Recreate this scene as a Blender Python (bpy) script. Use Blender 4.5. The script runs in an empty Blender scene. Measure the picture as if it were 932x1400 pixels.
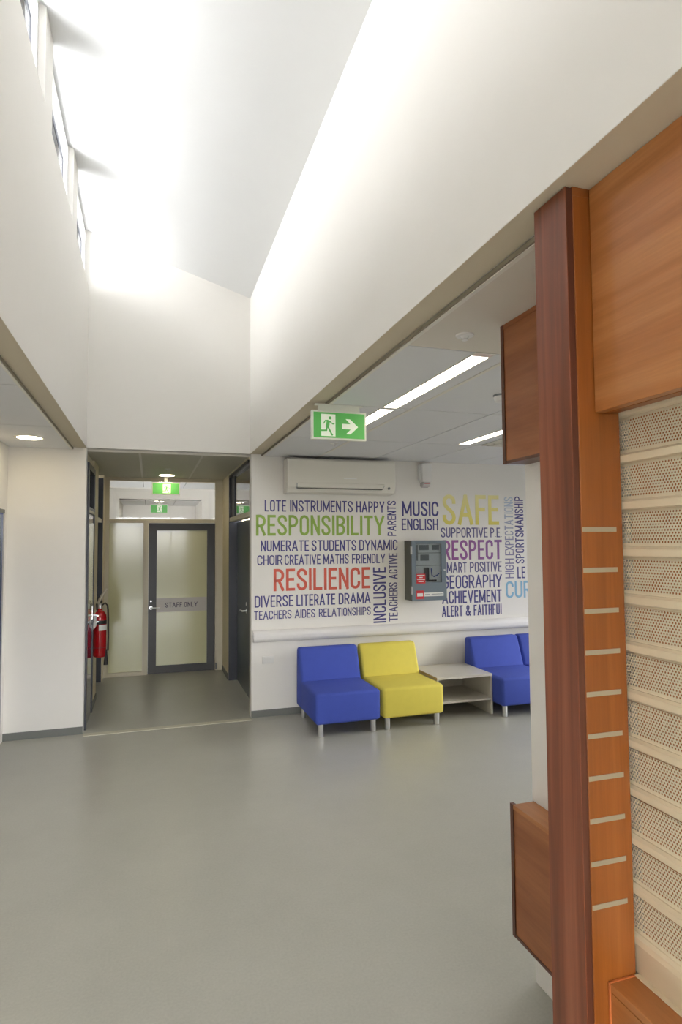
import bpy, bmesh, math, random
from mathutils import Vector, Matrix
random.seed(4)
S = bpy.context.scene
COL = S.collection
PI = math.pi

# ------------------------------------------------------------------ camera, sky, exposure
def set_camera():
    yaw, pit, rol = math.radians(17.575), math.radians(2.889), math.radians(-0.399)
    fw = Vector((math.sin(yaw)*math.cos(pit), math.cos(yaw)*math.cos(pit), math.sin(pit)))
    rt = Vector((math.cos(yaw), -math.sin(yaw), 0)); up = rt.cross(fw)
    r = math.cos(rol)*rt + math.sin(rol)*up
    u = -math.sin(rol)*rt + math.cos(rol)*up
    cd = bpy.data.cameras.new('camera'); c = bpy.data.objects.new('camera', cd); COL.objects.link(c)
    M = Matrix((r, u, -fw)).transposed().to_4x4(); M.translation = Vector((0, 0, 1.765))
    c.matrix_world = M
    cd.sensor_fit = 'VERTICAL'; cd.sensor_height = 36; cd.lens = 823.5/1400*36
    cd.clip_start = 0.02; cd.clip_end = 200
    S.camera = c
set_camera()
W = bpy.data.worlds.new('sky'); S.world = W; W.use_nodes = True
def make_sky():
    # overcast sky above, dull ground below, and a sunlit pale roof outside the clerestory windows (towards -x)
    N, L = W.node_tree.nodes, W.node_tree.links; bg = N['Background']
    tc = N.new('ShaderNodeTexCoord'); sp = N.new('ShaderNodeSeparateXYZ'); L.new(tc.outputs['Generated'], sp.inputs[0])
    def rng(out, a, b):
        m = N.new('ShaderNodeMapRange'); m.interpolation_type = 'SMOOTHSTEP'; m.inputs[1].default_value = a; m.inputs[2].default_value = b
        L.new(out, m.inputs[0]); return m.outputs[0]
    def mix(f, a, b):
        m = N.new('ShaderNodeMix'); m.data_type = 'FLOAT'; L.new(f, m.inputs[0])
        for k, v in ((2, a), (3, b)):
            if isinstance(v, (int, float)): m.inputs[k].default_value = v
            else: L.new(v, m.inputs[k])
        return m.outputs[0]
    ground = mix(rng(sp.outputs[0], -.35, -.6), GROUND, ROOF)
    L.new(mix(rng(sp.outputs[2], -.04, .04), ground, SKY), bg.inputs[1])
    bg.inputs[0].default_value = (0.975, 0.985, 1.0, 1)
GROUND, ROOF, SKY = 1.2, 9.6, 9.0
make_sky()
S.view_settings.view_transform = 'Standard'; S.view_settings.look = 'None'
S.view_settings.gamma = 1; S.view_settings.use_curve_mapping = False
S.view_settings.exposure = 0.66
def portal(name, loc, rot, sx, sy):
    d = bpy.data.lights.new(name, 'AREA'); d.shape = 'RECTANGLE'; d.size = sx; d.size_y = sy
    d.cycles.is_portal = True
    o = bpy.data.objects.new(name, d); o.location = loc; o.rotation_euler = rot; COL.objects.link(o)
    return o

# ------------------------------------------------------------------ helpers
def lin(c):
    f = lambda v: v/12.92 if v <= .04045 else ((v+.055)/1.055)**2.4
    return tuple(f(v/255) for v in c)+(1,)

class MB:
    def __init__(s): s.bm = bmesh.new()
    def box(s, x0, x1, y0, y1, z0, z1, bev=0, seg=2):
        t = bmesh.new()
        v = [t.verts.new((x, y, z)) for x in (x0, x1) for y in (y0, y1) for z in (z0, z1)]
        for f in ((0,1,3,2),(4,6,7,5),(0,4,5,1),(2,3,7,6),(0,2,6,4),(1,5,7,3)): t.faces.new([v[i] for i in f])
        bmesh.ops.recalc_face_normals(t, faces=t.faces[:])
        if bev: bmesh.ops.bevel(t, geom=t.edges[:], offset=bev, segments=seg, profile=.5, affect='EDGES', clamp_overlap=True)
        s._merge(t); return s
    def _merge(s, t):
        me = bpy.data.meshes.new('tmp'); t.to_mesh(me); t.free(); s.bm.from_mesh(me); bpy.data.meshes.remove(me)
    def prism(s, pts, axis, a, b, bev=0, seg=3):
        # pts: outline in the two other axes (x: (y,z), y: (x,z), z: (x,y))
        t = bmesh.new()
        P = {'x': lambda p, h: (h, p[0], p[1]), 'y': lambda p, h: (p[0], h, p[1]), 'z': lambda p, h: (p[0], p[1], h)}[axis]
        A = [t.verts.new(P(p, a)) for p in pts]; B = [t.verts.new(P(p, b)) for p in pts]
        n = len(pts)
        t.faces.new(A[::-1]); t.faces.new(B)
        for i in range(n): t.faces.new((A[i], A[(i+1) % n], B[(i+1) % n], B[i]))
        bmesh.ops.recalc_face_normals(t, faces=t.faces[:])
        if bev: bmesh.ops.bevel(t, geom=t.edges[:], offset=bev, segments=seg, profile=.5, affect='EDGES', clamp_overlap=True)
        s._merge(t); return s
    def lathe(s, prof, c=(0,0,0), n=32, axis='z'):
        rings = []
        for r, h in prof:
            ring = []
            for i in range(n):
                a = 2*PI*i/n; p, q = r*math.cos(a), r*math.sin(a)
                v = {'z': (p, q, h), 'y': (p, h, q), 'x': (h, p, q)}[axis]
                ring.append(s.bm.verts.new((c[0]+v[0], c[1]+v[1], c[2]+v[2])))
            rings.append(ring)
        fs = []
        for A, B in zip(rings, rings[1:]):
            for i in range(n): fs.append(s.bm.faces.new((A[i], A[(i+1) % n], B[(i+1) % n], B[i])))
        fs.append(s.bm.faces.new(rings[0][::-1])); fs.append(s.bm.faces.new(rings[-1]))
        bmesh.ops.recalc_face_normals(s.bm, faces=fs); return s
    def tube(s, path, r, n=12):
        path = [Vector(p) for p in path]; rings = []
        for i, p in enumerate(path):
            d = (path[min(i+1, len(path)-1)]-path[max(i-1, 0)]).normalized()
            a = d.orthogonal().normalized()
            if rings:
                a = (pa-d*pa.dot(d)).normalized()
            pa = a; b = d.cross(a)
            rr = r[i] if isinstance(r, (list, tuple)) else r
            rings.append([s.bm.verts.new(p+rr*(math.cos(2*PI*k/n)*a+math.sin(2*PI*k/n)*b)) for k in range(n)])
        fs = []
        for A, B in zip(rings, rings[1:]):
            for i in range(n): fs.append(s.bm.faces.new((A[i], A[(i+1) % n], B[(i+1) % n], B[i])))
        fs.append(s.bm.faces.new(rings[0][::-1])); fs.append(s.bm.faces.new(rings[-1]))
        bmesh.ops.recalc_face_normals(s.bm, faces=fs); return s
    def build(s, name, mat, parent=None, loc=None, smooth=True):
        me = bpy.data.meshes.new(name); s.bm.to_mesh(me); s.bm.free()
        if smooth:
            me.shade_smooth(); me.set_sharp_from_angle(angle=math.radians(35))
        me.materials.append(mat)
        o = bpy.data.objects.new(name, me); COL.objects.link(o)
        if parent: o.parent = parent
        if loc: o.location = loc
        return o

def thing(name, label, cat, loc=(0,0,0), group=None, kind=None):
    o = bpy.data.objects.new(name, None); COL.objects.link(o); o.location = loc; o.empty_display_size = .1
    return tag(o, label, cat, group, kind)
def tag(o, label, cat, group=None, kind=None):
    o['label'] = label; o['category'] = cat
    if group: o['group'] = group
    if kind: o['kind'] = kind
    return o
def struct(o, label, cat): return tag(o, label, cat, None, 'structure')

# ------------------------------------------------------------------ materials
def nodes_of(name):
    m = bpy.data.materials.new(name); m.use_nodes = True
    return m, m.node_tree.nodes, m.node_tree.links, m.node_tree.nodes['Principled BSDF']
def plain(name, rgb, rough=.5, metal=0, coat=0, var=.03, scale=8, bump=0, bscale=200, spec=.5):
    m, N, L, b = nodes_of(name)
    c = lin(rgb)
    tc = N.new('ShaderNodeTexCoord'); nz = N.new('ShaderNodeTexNoise'); nz.inputs['Scale'].default_value = scale; nz.inputs['Detail'].default_value = 4
    L.new(tc.outputs['Object'], nz.inputs['Vector'])
    rp = N.new('ShaderNodeMix'); rp.data_type = 'RGBA'
    rp.inputs[6].default_value = tuple(max(0, v*(1-var)) for v in c[:3])+(1,); rp.inputs[7].default_value = tuple(min(1, v*(1+var)) for v in c[:3])+(1,)
    L.new(nz.outputs['Fac'], rp.inputs[0]); L.new(rp.outputs[2], b.inputs['Base Color'])
    b.inputs['Roughness'].default_value = rough; b.inputs['Metallic'].default_value = metal; b.inputs['Coat Weight'].default_value = coat
    b.inputs['Specular IOR Level'].default_value = spec
    if bump:
        n2 = N.new('ShaderNodeTexNoise'); n2.inputs['Scale'].default_value = bscale; L.new(tc.outputs['Object'], n2.inputs['Vector'])
        bp = N.new('ShaderNodeBump'); bp.inputs['Strength'].default_value = bump; bp.inputs['Distance'].default_value = .002
        L.new(n2.outputs['Fac'], bp.inputs['Height']); L.new(bp.outputs['Normal'], b.inputs['Normal'])
    return m
def wood(name, c1, c2, c3, sc, rough=.35, coat=.3):
    # sc: mapping scale per axis; the small number runs along the grain
    m, N, L, b = nodes_of(name)
    tc = N.new('ShaderNodeTexCoord'); mp = N.new('ShaderNodeMapping'); mp.inputs['Scale'].default_value = sc
    L.new(tc.outputs['Object'], mp.inputs['Vector'])
    n1 = N.new('ShaderNodeTexNoise'); n1.inputs['Scale'].default_value = 1.0; n1.inputs['Detail'].default_value = 5; n1.inputs['Distortion'].default_value = .6
    n2 = N.new('ShaderNodeTexNoise'); n2.inputs['Scale'].default_value = 7; n2.inputs['Detail'].default_value = 6; n2.inputs['Roughness'].default_value = .65
    L.new(mp.outputs[0], n1.inputs['Vector']); L.new(mp.outputs[0], n2.inputs['Vector'])
    r1 = N.new('ShaderNodeValToRGB'); e = r1.color_ramp.elements
    e[0].position = .3; e[0].color = lin(c1); e[1].position = .72; e[1].color = lin(c3)
    k = e.new(.5); k.color = lin(c2)
    L.new(n1.outputs['Fac'], r1.inputs[0])
    r2 = N.new('ShaderNodeValToRGB'); r2.color_ramp.elements[0].position = .35; r2.color_ramp.elements[0].color = (.80,.78,.76,1); r2.color_ramp.elements[1].position = .65; r2.color_ramp.elements[1].color = (1.08,1.06,1.04,1)
    L.new(n2.outputs['Fac'], r2.inputs[0])
    mx = N.new('ShaderNodeMix'); mx.data_type = 'RGBA'; mx.blend_type = 'MULTIPLY'; mx.inputs[0].default_value = .5
    L.new(r1.outputs[0], mx.inputs[6]); L.new(r2.outputs[0], mx.inputs[7]); L.new(mx.outputs[2], b.inputs['Base Color'])
    b.inputs['Roughness'].default_value = rough; b.inputs['Coat Weight'].default_value = coat; b.inputs['Coat Roughness'].default_value = .15
    return m
def emit(name, rgb, s):
    m, N, L, b = nodes_of(name)
    b.inputs['Base Color'].default_value = lin(rgb); b.inputs['Emission Color'].default_value = lin(rgb); b.inputs['Emission Strength'].default_value = s
    return m
def clear_glass(name, tint=(1,1,1), refl=1.0):
    m, N, L, b = nodes_of(name); N.remove(b)
    t = N.new('ShaderNodeBsdfTransparent'); t.inputs[0].default_value = (*tint, 1)
    g = N.new('ShaderNodeBsdfGlossy'); g.inputs['Roughness'].default_value = .02
    f = N.new('ShaderNodeFresnel'); f.inputs[0].default_value = 1.45
    mu = N.new('ShaderNodeMath'); mu.operation = 'MULTIPLY'; mu.inputs[1].default_value = refl; L.new(f.outputs[0], mu.inputs[0])
    mx = N.new('ShaderNodeMixShader'); L.new(mu.outputs[0], mx.inputs[0]); L.new(t.outputs[0], mx.inputs[1]); L.new(g.outputs[0], mx.inputs[2])
    L.new(mx.outputs[0], N['Material Output'].inputs[0]); return m
def fade(name, ca, cb, axis, a, b_):
    # printed colour gradient on the vinyl itself, along an object axis
    m, N, L, b = nodes_of(name)
    tc = N.new('ShaderNodeTexCoord'); sp = N.new('ShaderNodeSeparateXYZ'); L.new(tc.outputs['Object'], sp.inputs[0])
    mr = N.new('ShaderNodeMapRange'); mr.inputs[1].default_value = a; mr.inputs[2].default_value = b_
    L.new(sp.outputs[axis], mr.inputs[0])
    mx = N.new('ShaderNodeMix'); mx.data_type = 'RGBA'; mx.inputs[6].default_value = lin(ca); mx.inputs[7].default_value = lin(cb)
    L.new(mr.outputs[0], mx.inputs[0]); L.new(mx.outputs[2], b.inputs['Base Color']); b.inputs['Roughness'].default_value = .45
    return m
def floor_mat():
    m, N, L, b = nodes_of('floor_vinyl')
    tc = N.new('ShaderNodeTexCoord')
    n1 = N.new('ShaderNodeTexNoise'); n1.inputs['Scale'].default_value = 2.2; n1.inputs['Detail'].default_value = 8; n1.inputs['Roughness'].default_value = .7
    n2 = N.new('ShaderNodeTexNoise'); n2.inputs['Scale'].default_value = 90; n2.inputs['Detail'].default_value = 3
    L.new(tc.outputs['Object'], n1.inputs['Vector']); L.new(tc.outputs['Object'], n2.inputs['Vector'])
    r = N.new('ShaderNodeValToRGB'); r.color_ramp.elements[0].position = .3; r.color_ramp.elements[0].color = lin(FLOOR_A); r.color_ramp.elements[1].position = .7; r.color_ramp.elements[1].color = lin(FLOOR_B)
    ad = N.new('ShaderNodeMath'); ad.operation = 'MULTIPLY_ADD'; ad.inputs[1].default_value = .5; L.new(n2.outputs['Fac'], ad.inputs[0])
    hf = N.new('ShaderNodeMath'); hf.operation = 'MULTIPLY'; hf.inputs[1].default_value = .5; L.new(n1.outputs['Fac'], hf.inputs[0]); L.new(hf.outputs[0], ad.inputs[2])
    L.new(ad.outputs[0], r.inputs[0]); L.new(r.outputs[0], b.inputs['Base Color'])
    b.inputs['Roughness'].default_value = .30; b.inputs['Specular IOR Level'].default_value = .45
    bp = N.new('ShaderNodeBump'); bp.inputs['Strength'].default_value = .08; bp.inputs['Distance'].default_value = .002
    L.new(n2.outputs['Fac'], bp.inputs['Height']); L.new(bp.outputs['Normal'], b.inputs['Normal'])
    return m
FLOOR_A, FLOOR_B = (167,166,156), (181,180,170)
M = dict(
    wall=plain('wall_paint', (234,231,225), .75, var=.01, bump=.05, bscale=400),
    ceil=plain('ceiling_paint', (232,233,233), .8, var=.01),
    tile=plain('ceiling_tile', (222,223,224), .55, var=.01),
    tilegap=plain('ceiling_grid_shadow', (92,90,86), .8),
    nichetile=plain('recess_ceiling_tile', (208,205,190), .6, var=.01),
    cream=plain('cream_paint', (228,218,190), .6, var=.01),
    soffit=plain('beige_soffit_paint', (205,194,170), .7, var=.01),
    plaster=plain('ceiling_plasterboard', (216,210,198), .7, var=.01),
    trimw=plain('white_trim', (226,222,212), .4, var=.01),
    slot=plain('dark_shadow_slot', (146,138,120), .7),
    rail=plain('white_guard_rail', (236,234,232), .4, var=.01),
    floor=floor_mat(),
    strip=plain('threshold_strip', (205,202,184), .45),
    skirt=plain('grey_skirting', (112,114,110), .5),
    navy=plain('navy_door_paint', (40,50,86), .16, coat=.6),
    navyframe=plain('dark_frame', (44,46,56), .35),
    beige=plain('beige_frame_paint', (206,198,176), .45),
    charcoal=plain('charcoal_door_frame', (46,45,44), .4),
    frost=plain('frosted_glass', (208,206,164), .12, coat=.3, var=.02, scale=2),
    lilac_band=plain('lilac_film', (190,184,176), .3),
    lettering=plain('dark_violet_letters', (70,58,84), .5),
    steel=plain('brushed_steel', (200,200,198), .3, metal=.9),
    chrome=plain('satin_chrome', (215,215,215), .28, metal=.9),
    blue=plain('blue_upholstery', (64,84,180), .8, var=.06, scale=14, bump=.25, bscale=900),
    yellow=plain('yellow_upholstery', (228,212,92), .8, var=.05, scale=14, bump=.25, bscale=900),
    laminate=plain('pale_laminate', (205,200,190), .4, var=.03, scale=20),
    lamedge=plain('shaded_laminate_edge', (176,152,112), .5),
    acwhite=plain('air_conditioner_plastic', (226,223,212), .4, var=.01),
    dark=plain('dark_gap', (50,50,48), .6),
    plastic=plain('white_plastic', (228,227,224), .4, var=.01),
    cabside=plain('cabinet_grey_green', (84,86,76), .4),
    cabfront=plain('cabinet_slate', (112,124,134), .35),
    grey=plain('mid_grey_plastic', (132,138,142), .5),
    pale=plain('pale_panel', (238,239,238), .5),
    black=plain('black_rubber', (28,27,26), .5),
    redlabel=plain('red_label', (200,44,52), .4),
    whitelabel=plain('white_label', (228,228,224), .5),
    bluecable=plain('blue_cable', (60,84,170), .5),
    red=plain('extinguisher_red', (176,16,24), .22, coat=.4, var=.02),
    green=emit('exit_sign_green', (92,178,90), .13),
    signwhite=emit('exit_sign_white', (236,246,226), .15),
    signbody=plain('exit_sign_housing', (232,234,222), .4),
    lamp=emit('fluorescent_tube_light', (255,246,228), 7.5),
    down=emit('downlight_lens', (255,236,196), 20.0),
    louvre=plain('light_louvre', (236,232,218), .35),
    pinkcap=plain('pale_pink_lamp_end', (226,206,196), .4),
    glass=clear_glass('clear_window_glass'),
    dglass=clear_glass('dark_transom_glass', (.16,.16,.15), 1.6),
    cabglass=clear_glass('cabinet_window_pane', (.9,.93,.95), 1.3),
    winframe=plain('white_window_frame', (236,236,234), .4, var=.01),
    gasket=plain('grey_window_gasket', (120,122,130), .5),
    shutter=plain('cream_shutter_enamel', (220,205,174), .35, var=.02),
    post=wood('dark_hardwood', (98,50,28), (124,65,38), (150,88,58), (26, 26, .9), .42, .12),
    jamb=wood('orange_veneer_upright', (130,72,24), (146,82,30), (160,94,40), (16, 16, .7), .35, .3),
    fascia=wood('orange_veneer_horizontal', (164,102,52), (176,114,62), (190,130,78), (9, .8, 16), .35, .3),
    boxw=wood('brown_veneer_horizontal', (144,84,44), (157,95,53), (172,112,66), (10, .9, 12), .42, .15),
    lip=wood('dark_lipping', (78,42,28), (92,50,34), (106,60,40), (20, 20, 1), .4, .1),
    inlay=plain('brushed_aluminium_inlay', (176,164,140), .4, metal=.35),
    caulk=plain('light_edge_line', (196,112,60), .4),
    inside=plain('kiosk_interior', (170,104,54), .8),
    extw=plain('outside_roof', (200,200,200), .8),
)
COLR = dict(
    navy=plain('navy_vinyl', (74,72,134), .45, var=.02), slate=plain('violet_grey_vinyl', (88,84,132), .45, var=.02),
    green=plain('leaf_green_vinyl', (150,182,84), .45, var=.02), red=plain('coral_red_vinyl', (214,98,80), .45, var=.02),
    purple=fade('purple_vinyl', (152,86,150), (136,92,152), 0, 0, .77), sky=plain('sky_blue_vinyl', (136,184,214), .45, var=.02),
    yellow=fade('yellow_vinyl', (222,210,100), (236,228,164), 2, 0.02, .34),
    lilac=plain('lilac_grey_vinyl', (128,124,160), .45), fade=fade('fading_blue_vinyl', (128,124,160), (186,200,216), 2, 0.05, .66))

# ------------------------------------------------------------------ stroke lettering (condensed capitals)
def arc(cx, cy, rx, ry, a0, a1, n=8):
    return [(cx+rx*math.cos(math.radians(a0+(a1-a0)*i/n)), cy+ry*math.sin(math.radians(a0+(a1-a0)*i/n))) for i in range(n+1)]
def glyph(c, w, h):
    r = min(w/2, h*.3); m = h*.52
    if c == 'A': return [([(0,0),(w/2,h)],0), ([(w/2,h),(w,0)],0), ([(w*.17,h*.3),(w*.83,h*.3)],0)]
    if c == 'B':
        q = min(w*.8, h/4)
        return [([(0,0),(0,h)]+[(w-q,h)]+arc(w-q,h-q,q,q,90,0,6)[1:]+arc(w-q,m+q,q,q,0,-90,6)+[(0,m)],0),
                ([(0,m),(w-q,m)]+arc(w-q,m-q,q,q,90,0,6)[1:]+arc(w-q,q,q,q,0,-90,6)+[(0,0)],0)]
    if c in 'CG':
        p = arc(w/2,h-r,w/2,r,0,180)+arc(w/2,r,w/2,r,180,360)
        p = [(w,h*.68)]+p+([(w,h*.32)] if c == 'C' else [(w,h*.46),(w*.52,h*.46)])
        return [(p,0)]
    if c == 'D': return [([(0,0),(0,h),(w-r,h)]+arc(w-r,h-r,r,r,90,0)[1:]+arc(w-r,r,r,r,0,-90)+[(0,0)],0)]
    if c == 'E': return [([(w,h),(0,h),(0,0),(w,0)],0), ([(0,m),(w*.86,m)],0)]
    if c == 'F': return [([(w,h),(0,h),(0,0)],0), ([(0,m),(w*.86,m)],0)]
    if c == 'H': return [([(0,0),(0,h)],0), ([(w,0),(w,h)],0), ([(0,m),(w,m)],0)]
    if c == 'I': return [([(w/2,0),(w/2,h)],0)]
    if c == 'L': return [([(0,h),(0,0),(w,0)],0)]
    if c == 'M': return [([(0,0),(0,h)],0), ([(w,h),(w,0)],0), ([(0,h),(w/2,h*.12)],0), ([(w/2,h*.12),(w,h)],0)]
    if c == 'N': return [([(0,0),(0,h)],0), ([(0,h),(w,0)],0), ([(w,0),(w,h)],0)]
    if c == 'O': return [(arc(w/2,h-r,w/2,r,0,180)+arc(w/2,r,w/2,r,180,360),1)]
    if c in 'PR':
        q = min(w*.8, h*.25); k = h*.46
        s = [([(0,0),(0,h),(w-q,h)]+arc(w-q,h-q,q,q,90,0,6)[1:]+arc(w-q,k+q,q,q,0,-90,6)+[(0,k)],0)]
        if c == 'R': s.append(([(w*.5,k),(w,0)],0))
        return s
    if c == 'S':
        top = arc(w/2,h-r,w/2,r,0,180); bot = arc(w/2,r,w/2,r,0,-180)
        P0, P1, P2, P3 = (0,h-r), (0,h*.52), (w,h*.5), (w,r)
        mid = []
        for i in range(1, 8):
            t = i/8; a = (1-t)**3; b = 3*t*(1-t)**2; c_ = 3*t*t*(1-t); d = t**3
            mid.append((a*P0[0]+b*P1[0]+c_*P2[0]+d*P3[0], a*P0[1]+b*P1[1]+c_*P2[1]+d*P3[1]))
        return [([(w,h*.72)]+top+mid+bot+[(0,h*.3)],0)]
    if c == 'T': return [([(0,h),(w,h)],0), ([(w/2,0),(w/2,h)],0)]
    if c == 'U': return [([(0,h)]+arc(w/2,r,w/2,r,180,360)+[(w,h)],0)]
    if c == 'V': return [([(0,h),(w/2,0)],0), ([(w/2,0),(w,h)],0)]
    if c == 'X': return [([(0,0),(w,h)],0), ([(0,h),(w,0)],0)]
    if c == 'Y': return [([(0,h),(w/2,h*.42)],0), ([(w/2,h*.42),(w,h)],0), ([(w/2,h*.46),(w/2,0)],0)]
    if c == '.': return [([(w/2,-.001),(w/2,h*.05)],0)]
    if c == '&':
        return [([(w,0),(w*.16,h*.74)]+arc(w*.42,h*.82,w*.26,h*.18,200,-20,8)+[(w*.5,h*.56),(w*.06,h*.36)]+arc(w*.4,h*.2,w*.4,h*.2,160,290,8)+[(w*.78,h*.16),(w,h*.42)],0)]
    return []
GW = dict(I=0, M=.50, A=.42, T=.34, L=.28, E=.27, F=.27, Y=.40, V=.40, X=.36)
GW['.'] = 0; GW['&'] = .34
def ribbon(bm, pts, closed, t, P, y0, y1):
    q = [pts[0]]
    for p in pts[1:]:
        if (p[0]-q[-1][0])**2+(p[1]-q[-1][1])**2 > 1e-10: q.append(p)
    pts = q
    if closed and (pts[0][0]-pts[-1][0])**2+(pts[0][1]-pts[-1][1])**2 < 1e-9: pts = pts[:-1]
    n = len(pts); L_, R_ = [], []
    for i in range(n):
        a = Vector(pts[i-1]) if (i > 0 or closed) else None; b = Vector(pts[i]); c = Vector(pts[(i+1) % n]) if (i < n-1 or closed) else None
        d1 = (b-a).normalized() if a is not None else None; d2 = (c-b).normalized() if c is not None else None
        d1 = d1 or d2; d2 = d2 or d1
        n1 = Vector((-d1.y, d1.x)); n2 = Vector((-d2.y, d2.x)); m = n1+n2
        if m.length < .3: m = n1; k = 1
        else:
            m.normalize(); k = min(1/max(m.dot(n1), .3), 1.9)
        L_.append(b+m*t/2*k); R_.append(b-m*t/2*k)
    seg = range(n if closed else n-1)
    fr = [(bm.verts.new(P(l, y0)), bm.verts.new(P(r_, y0)), bm.verts.new(P(l, y1)), bm.verts.new(P(r_, y1))) for l, r_ in zip(L_, R_)]
    for i in seg:
        A, B = fr[i], fr[(i+1) % n]
        bm.faces.new((A[0], B[0], B[1], A[1])); bm.faces.new((A[0], A[2], B[2], B[0])); bm.faces.new((A[1], B[1], B[3], A[3]))
    if not closed:
        for A in (fr[0], fr[-1]): bm.faces.new((A[0], A[1], A[3], A[2]))
def text_mesh(text, width, height, stroke, depth, vertical=False, gap=.10, wide=1.0):
    """lettering standing in the local XZ plane, front at y=-depth, back at y=0, lower-left corner at the origin"""
    mb = MB(); h = height-stroke; ws = []
    for ch in text: ws.append(0.16*height if ch == ' ' else GW.get(ch, .33)*wide*height)
    fixed = stroke*sum(1 for ch in text if ch != ' ')+gap*height*(len(text)-1)
    k = (width-fixed)/max(sum(ws), 1e-6)
    if k < .3 and sum(ws) > 0: gap = .05; fixed = stroke*sum(1 for ch in text if ch != ' ')+gap*height*(len(text)-1); k = max((width-fixed)/sum(ws), .3)
    x = 0; nr = 0
    for ch, w in zip(text, ws):
        if ch != ' ':
            for pts, cl in glyph(ch, w*k, h):
                pp = [(p[0]+x+stroke/2, p[1]+stroke/2) for p in pts]
                # bars reach the glyph edge
                if not cl and len(pts) >= 2:
                    for e, f in ((0, 1), (-1, -2)):
                        a, b = Vector(pp[e]), Vector(pp[f])
                        if (a-b).length > 1e-6 and ch not in 'S.':
                            at_edge = min(abs(pts[e][1]), abs(pts[e][1]-h)) < 1e-6 or ch in 'EFLT'
                            if at_edge and not (ch in 'BDPR' and abs(pts[e][0]) < 1e-6 and abs(a.x-b.x) > 1e-6): pp[e] = tuple(a+(a-b).normalized()*stroke/2)
                if vertical: P = lambda v, y: (height-v[1], y, v[0])
                else: P = lambda v, y: (v[0], y, v[1])
                ribbon(mb.bm, pp, cl, stroke, P, -depth-.00025*(nr % 3), 0); nr += 1
            x += w*k+stroke
        else: x += w*k
        x += gap*height
    bmesh.ops.recalc_face_normals(mb.bm, faces=mb.bm.faces[:])
    return mb

# ================================================================== THE ROOM
YT = 6.174            # feature wall plane
XL, XR = -0.584, 0.978  # raised void
ZB, ZC = 2.685, 2.665   # bulkhead soffit, low ceilings
def top(x): return 4.80+(x-XL)*(4.32-4.80)/(XR-XL)      # sloping ceiling
def wallbox(name, args, label, cat='wall', mat='wall'):
    mb = MB()
    for a in args: mb.box(*a)
    return struct(mb.build(name, M[mat], smooth=False), label, cat)

struct(MB().box(-1.6, 8, -3.2, 18, -.12, 0).build('floor', M['floor'], smooth=False), 'grey-green sheet vinyl floor', 'floor')
# back wall with the niche opening, rising into the void
wallbox('wall_back', [(-1.5, XL-.001, YT, YT+.10, 0, ZB), (XR+.012, 7, YT, YT+.10, 0, 2.80), (-1.5, XL, YT, YT+.12, ZB, 5.0), (XL, XR+.012, YT, YT+.12, ZB, 5.0), (XR+.012, 1.3, YT, YT+.12, 2.80, 5.0)],
        'white painted back wall carrying the coloured words')
wallbox('wall_left', [(-1.45, -1.25, -3.2, 4.95, 0, 2.8), (-1.45, -1.25, 4.95, 6.02, 2.08, 2.8), (-1.45, -1.25, 6.02, YT, 0, 2.8)], 'cream wall at far left with a navy door')
pitch, w_near, w_far = 1.285, 3.86, 4.885
wins = [(w_near+k*pitch, w_far+k*pitch) for k in (1, 0, -1, -2, -3, -4)]
pieces = [(XL-.20, XL, -3.2, YT, ZB, 4.235)]
edges = sorted([-3.2]+[e for w in wins for e in w]+[YT])
prev = -3.2
for a, b in sorted(wins):
    pieces.append((XL-.20, XL, prev, a, 4.235, 4.86)); prev = b
if prev < YT: pieces.append((XL-.20, XL, prev, YT, 4.235, 4.86))
wallbox('wall_left_upper', pieces, 'upper white wall of the raised ceiling void with clerestory windows')
wallbox('wall_right_upper', [(XR, XR+.136, -3.2, YT, ZB, 4.6)], 'white bulkhead wall on the right of the raised ceiling void')
mb = MB()
mb.prism([(XL-.25, top(XL-.25)), (XR+.15, top(XR+.15)), (XR+.15, 5.2), (XL-.25, 5.2)], 'y', -3.2, YT+.12)
struct(mb.build('ceiling', M['ceil'], smooth=False), 'sloping white ceiling of the raised void', 'ceiling')
for i, (a, b) in enumerate(wins):
    w = thing('window_%d' % (i+1), ['clerestory window nearest the end wall, high on the left', 'middle clerestory window high on the left', 'clerestory window cut by the top edge of the photo'][i] if i < 3 else 'clerestory window out of view behind the camera', 'window', (XL-.02, a, 4.237), kind='structure')
    L_, H_ = b-a-.002, 4.80-4.237
    f = MB().box(-.07, -.02, .001, L_, 0, .025).box(-.07, -.02, .001, L_, H_-.012, H_+.02).box(-.07, -.02, .001, .025, .025, H_-.012).box(-.07, -.02, L_-.025, L_, .025, H_-.012)
    f.build('window_frame', M['winframe'], w, smooth=False)
    g = MB().box(-.052, -.044, .06, L_-.06, .07, .077).box(-.052, -.044, .06, L_-.06, H_-.137, H_-.13).box(-.052, -.044, .06, .067, .077, H_-.137).box(-.052, -.044, L_-.067, L_-.06, .077, H_-.137)
    g.build('gasket', M['gasket'], w, smooth=False)
    MB().box(-.058, -.052, .025, L_-.025, .025, H_-.012).build('pane', M['glass'], w, smooth=False)
    portal('clerestory_portal', (XL-.10, (a+b)/2, 4.50), (0, math.radians(-90), 0), .5, L_)
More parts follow.
